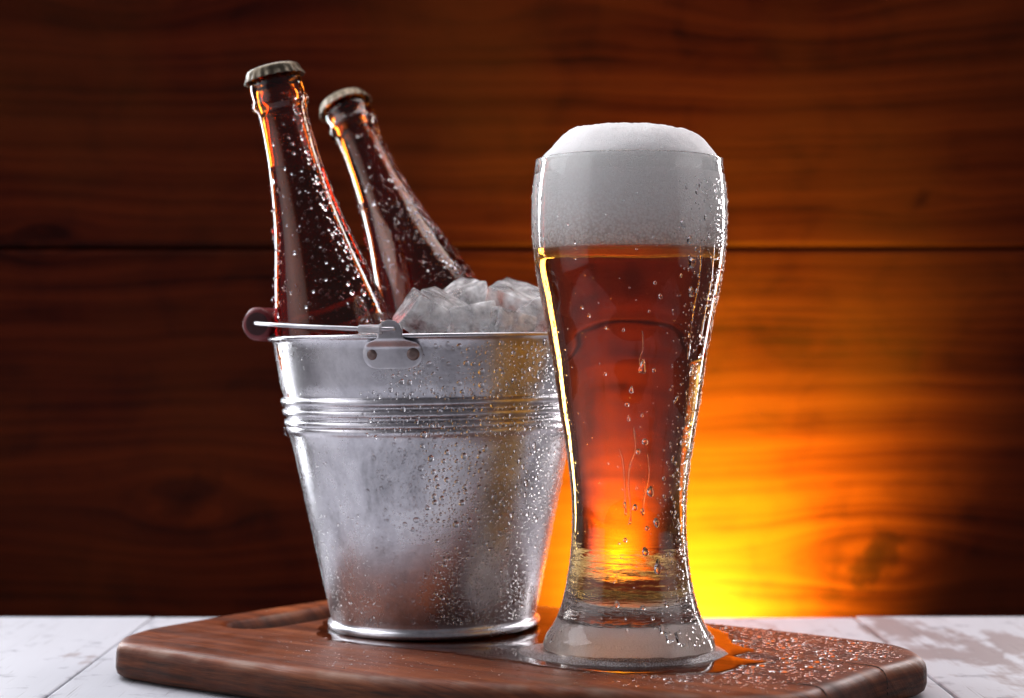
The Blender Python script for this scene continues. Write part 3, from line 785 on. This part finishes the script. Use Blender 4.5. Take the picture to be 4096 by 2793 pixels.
make_drops('condensation', P[e_], Nn[e_], rad[e_], M_water, glass, closed=True, flat=.40, lift=.004, seg=10, stretch=st[e_])
# larger single drops and runs (angle from the front, height, radius, stretch)
big = [(6, 13.15, .17, 2.6), (17, 7.6, .17, 1.9), (24, 6.2, .15, 1.9), (-2, 12.2, .09, 2.6), (10, 9.9, .13, 1.6), (2, 6.9, .10, 2.6), (9, 6.8, .10, 1.2), (14, 6.0, .10, 1.2), (36, 17.9, .22, 1.2),
       (38, 16.6, .19, 1.4), (28, 19.6, .15, 1.4), (33, 18.9, .17, 1.3), (12, 17.0, .08, 1.2), (16, 16.4, .10, 1.4), (12, 4.9, .14, 2.2), (24, 4.1, .18, 2.8), (30, 2.6, .14, 1.4), (-14, 2.6, .12, 1.8), (8, 2.5, .11, 1.4),
       (26, 1.15, .22, 2.2), (34, .95, .2, 2.6), (22, 1.5, .16, 2), (-8, 7.0, .07, 3.5), (50, 13.0, .16, 2.6), (62, 9, .13, 2.4), (-4, 10.9, .06, 4)]
a = np.radians([b[0] for b in big]); z = np.array([b[1] for b in big]); rr = np.array([Rg(q) for q in z]); sl_ = np.array([lathe_normal(Rg, q, .1) for q in z])
P = np.stack([rr*np.sin(a), -rr*np.cos(a), z], 1); Nn = np.stack([np.sin(a), -np.cos(a), -sl_], 1)
make_drops('condensation', P, Nn, [b[2] for b in big], M_water, glass, closed=True, flat=.24, lift=.006, seg=18, stretch=np.array([b[3] for b in big]))

# thin runs of water down the glass
for run in ([(-12, 9.6), (-9, 9.0), (-8, 8.2), (-7, 7.3), (-7, 6.6)], [(0, 10.6), (2, 9.6), (-3, 8.8), (-4, 7.8), (-2, 6.9), (-3, 6.2)], [(13, 9.4), (15, 8.4), (11, 7.4), (10, 6.6)],
            [(5, 14.9), (6, 14.2), (4, 13.6), (5, 13.1)], [(40, 20.2), (42, 18.6), (44, 17.2), (43, 15.4), (44, 13.6)], [(55, 19), (57, 16.8), (56, 14.4)]):
    sp = smooth_prof(run, 6); pp = []
    for (an, zz) in sp:
        an = R(an); rr_ = Rg(zz)-.012; pp.append((rr_*math.sin(an), -rr_*math.cos(an), zz))
    rd = [.028+.03*abs(noise.noise(Vector((p[2]*2.1, run[0][0], 0))))+(.035 if i > len(pp)-4 else 0) for i, p in enumerate(pp)]; rd[0] = .006; rd[-1] = .03
    Vr, Fr = tube_data(pp, rd, 8); mesh_obj('water_run', Vr, Fr, M_water, glass)

# ================================================================ spilt foam, puddle and drops on the board
def ring_foam():
    V, F = [], []; seg = 200; cs = [(0, .02), (.10, .20), (.28, .30), (.5, .26), (.72, .16), (.9, .07), (1.0, .0)]
    for k in range(seg):
        a = 2*math.pi*k/seg; c, s = math.cos(a), math.sin(a)
        left = max(-c, 0)**3; right = max(c, 0)**4; fr_ = max(-s, 0)
        w_ = .24+1.05*left*(1 if s < .5 else .6)+.45*right+.06*fr_+.16*noise.noise(Vector((c*3, s*3, 0)))+.05*noise.noise(Vector((c*11, s*11, 0)))
        if s > .3: w_ *= .75
        hk = (.8+.4*fr_)*(1-.35*left)+.2*noise.noise(Vector((c*5, s*5, 2)))
        for (t, h) in cs:
            r = 3.72+w_*t*1.15
            V.append((r*c, r*s, .004+h*hk+.02*noise.noise(Vector((c*r*3, s*r*3, t)))*(1 if 0 < t < 1 else 0)))
    n_ = len(cs)
    for k in range(seg):
        for i in range(n_-1):
            a = k*n_+i; b = ((k+1) % seg)*n_+i; F.append([a, a+1, b+1, b])
    return V, F
V, F = ring_foam()
fo = mesh_obj('spilt_foam', V, F, M_spilt); fo.location = (GX*U, GY*U, .0003)
V, F = lathe_data([(0, .134), (1.5, .114), (2.8, .056), (3.4, .018), (3.70, .034)], 120)
fu = mesh_obj('foam_film', V, F, M_foam2, fo)
tag(fo, 'ring of pale spilt foam around the foot of the beer glass', 'foam')
def blob(name, pts, h, label, cat, rag=.25, mat=None):
    P = resample(pts, 240); 
    t = np.roll(P, -1, 0)-np.roll(P, 1, 0); t /= np.linalg.norm(t, axis=1)[:, None]; nrm = np.stack([t[:, 1], -t[:, 0]], 1)
    d = np.array([noise.noise(Vector((p[0]*1.6, p[1]*1.6, 4)))*rag+noise.noise(Vector((p[0]*5, p[1]*5, 1)))*rag*.5 for p in P]); P = P+nrm*d[:, None]
    V, F = [], []; n_ = len(P)
    for ins, z in ((0, .003), (.03, h*.5), (.09, h*.85), (.2, h)):
        Q = inset(P, ins); V += [(p[0], p[1], z) for p in Q]
    for i in range(3):
        for k in range(n_): F.append([i*n_+k, i*n_+(k+1) % n_, (i+1)*n_+(k+1) % n_, (i+1)*n_+k])
    bm = bmesh.new(); vv = [bm.verts.new(Vector(v)*U) for v in V]
    for f in F: bm.faces.new([vv[i] for i in f])
    ed = [bm.edges.get((vv[3*n_+k], vv[3*n_+(k+1) % n_])) for k in range(n_)]
    bmesh.ops.triangle_fill(bm, edges=ed, use_beauty=True); bmesh.ops.recalc_face_normals(bm, faces=bm.faces[:])
    m = bpy.data.meshes.new(name); bm.to_mesh(m); bm.free(); m.materials.append(mat or M_puddle)
    for pl in m.polygons: pl.use_smooth = True
    o = bpy.data.objects.new(name, m); COL.objects.link(o); tag(o, label, cat); return o, P
pu, puP = blob('beer_puddle', [(-6.5, 83.6), (-3.0, 81.6), (.2, 79.3), (3.2, 76.9), (6.2, 76.3), (9.2, 76.8), (10.2, 78.4), (11.5, 79.3), (10.2, 80.6), (11.3, 82.3), (10.6, 84.8), (10.6, 87.4), (9.6, 90.3),
      (6.6, 92.6), (3.8, 94.6), (1.0, 96.4), (-4, 97.2), (-8.6, 94.2), (-9.8, 89.2), (-8.9, 85.4)], .05,
      'shallow dark puddle of spilt beer around the glass foot and under the bucket', 'puddle')
def inside(P, x, y):
    j = np.roll(P, -1, 0); c = ((P[:, 1] > y) != (j[:, 1] > y)) & (x < (j[:, 0]-P[:, 0])*(y-P[:, 1])/(j[:, 1]-P[:, 1]+1e-12)+P[:, 0])
    return bool(c.sum() % 2)
top_in = inset(out, .75)
n = 40000; X = rng.uniform(-19, 19.2, n); Y = rng.uniform(70, 99, n)
d = np.sqrt((X-10.5)**2+((Y-81.5)*.9)**2)
# big drops to the right of the glass, finer ones toward the edges and at the left
dens = np.clip(1.15-d/11, 0, 1); dens = np.maximum(dens, np.where(X > 0, .85*np.clip((Y-77)/4, 0, 1), np.where(Y < 86, .20, .06)*np.clip((X+15)/6, 0, 1)))
k = rng.uniform(0, 1, n) < dens; X, Y, d = X[k], Y[k], d[k]
k = np.array([inside(top_in, x, y) and not inside(puP, x, y) and not inside(sl*1.0, x, y) for x, y in zip(X, Y)]); X, Y, d = X[k], Y[k], d[k]
base = np.where(d < 4.5, -2.6, np.where(d < 7, -2.95, np.where(d < 11, -3.2, -3.6)))
rad = np.clip(.85*np.exp(rng.normal(base, .55)), .015, .24)
ii = poisson(np.stack([X, Y], 1), rad, 7000); X, Y, rad = X[ii], Y[ii], rad[ii]
P = np.stack([X, Y, np.zeros(len(X))], 1); Nn = np.tile((0, 0, 1.0), (len(X), 1))
e_ = rng.uniform(0, 1, len(rad)) < np.where(np.hypot(X-10.5, Y-81.5) < 7.5, .75, .35)
for q_, cl_, fl_ in ((e_, True, .36), (~e_, False, .5)):
    make_drops('wet_drop', P[q_], Nn[q_], rad[q_], M_water, board, closed=cl_, lift=.003*cl_, flat=fl_, seg=10, down=(.8, -.6, 0), stretch=rng.uniform(1, 1.9, int(q_.sum())))
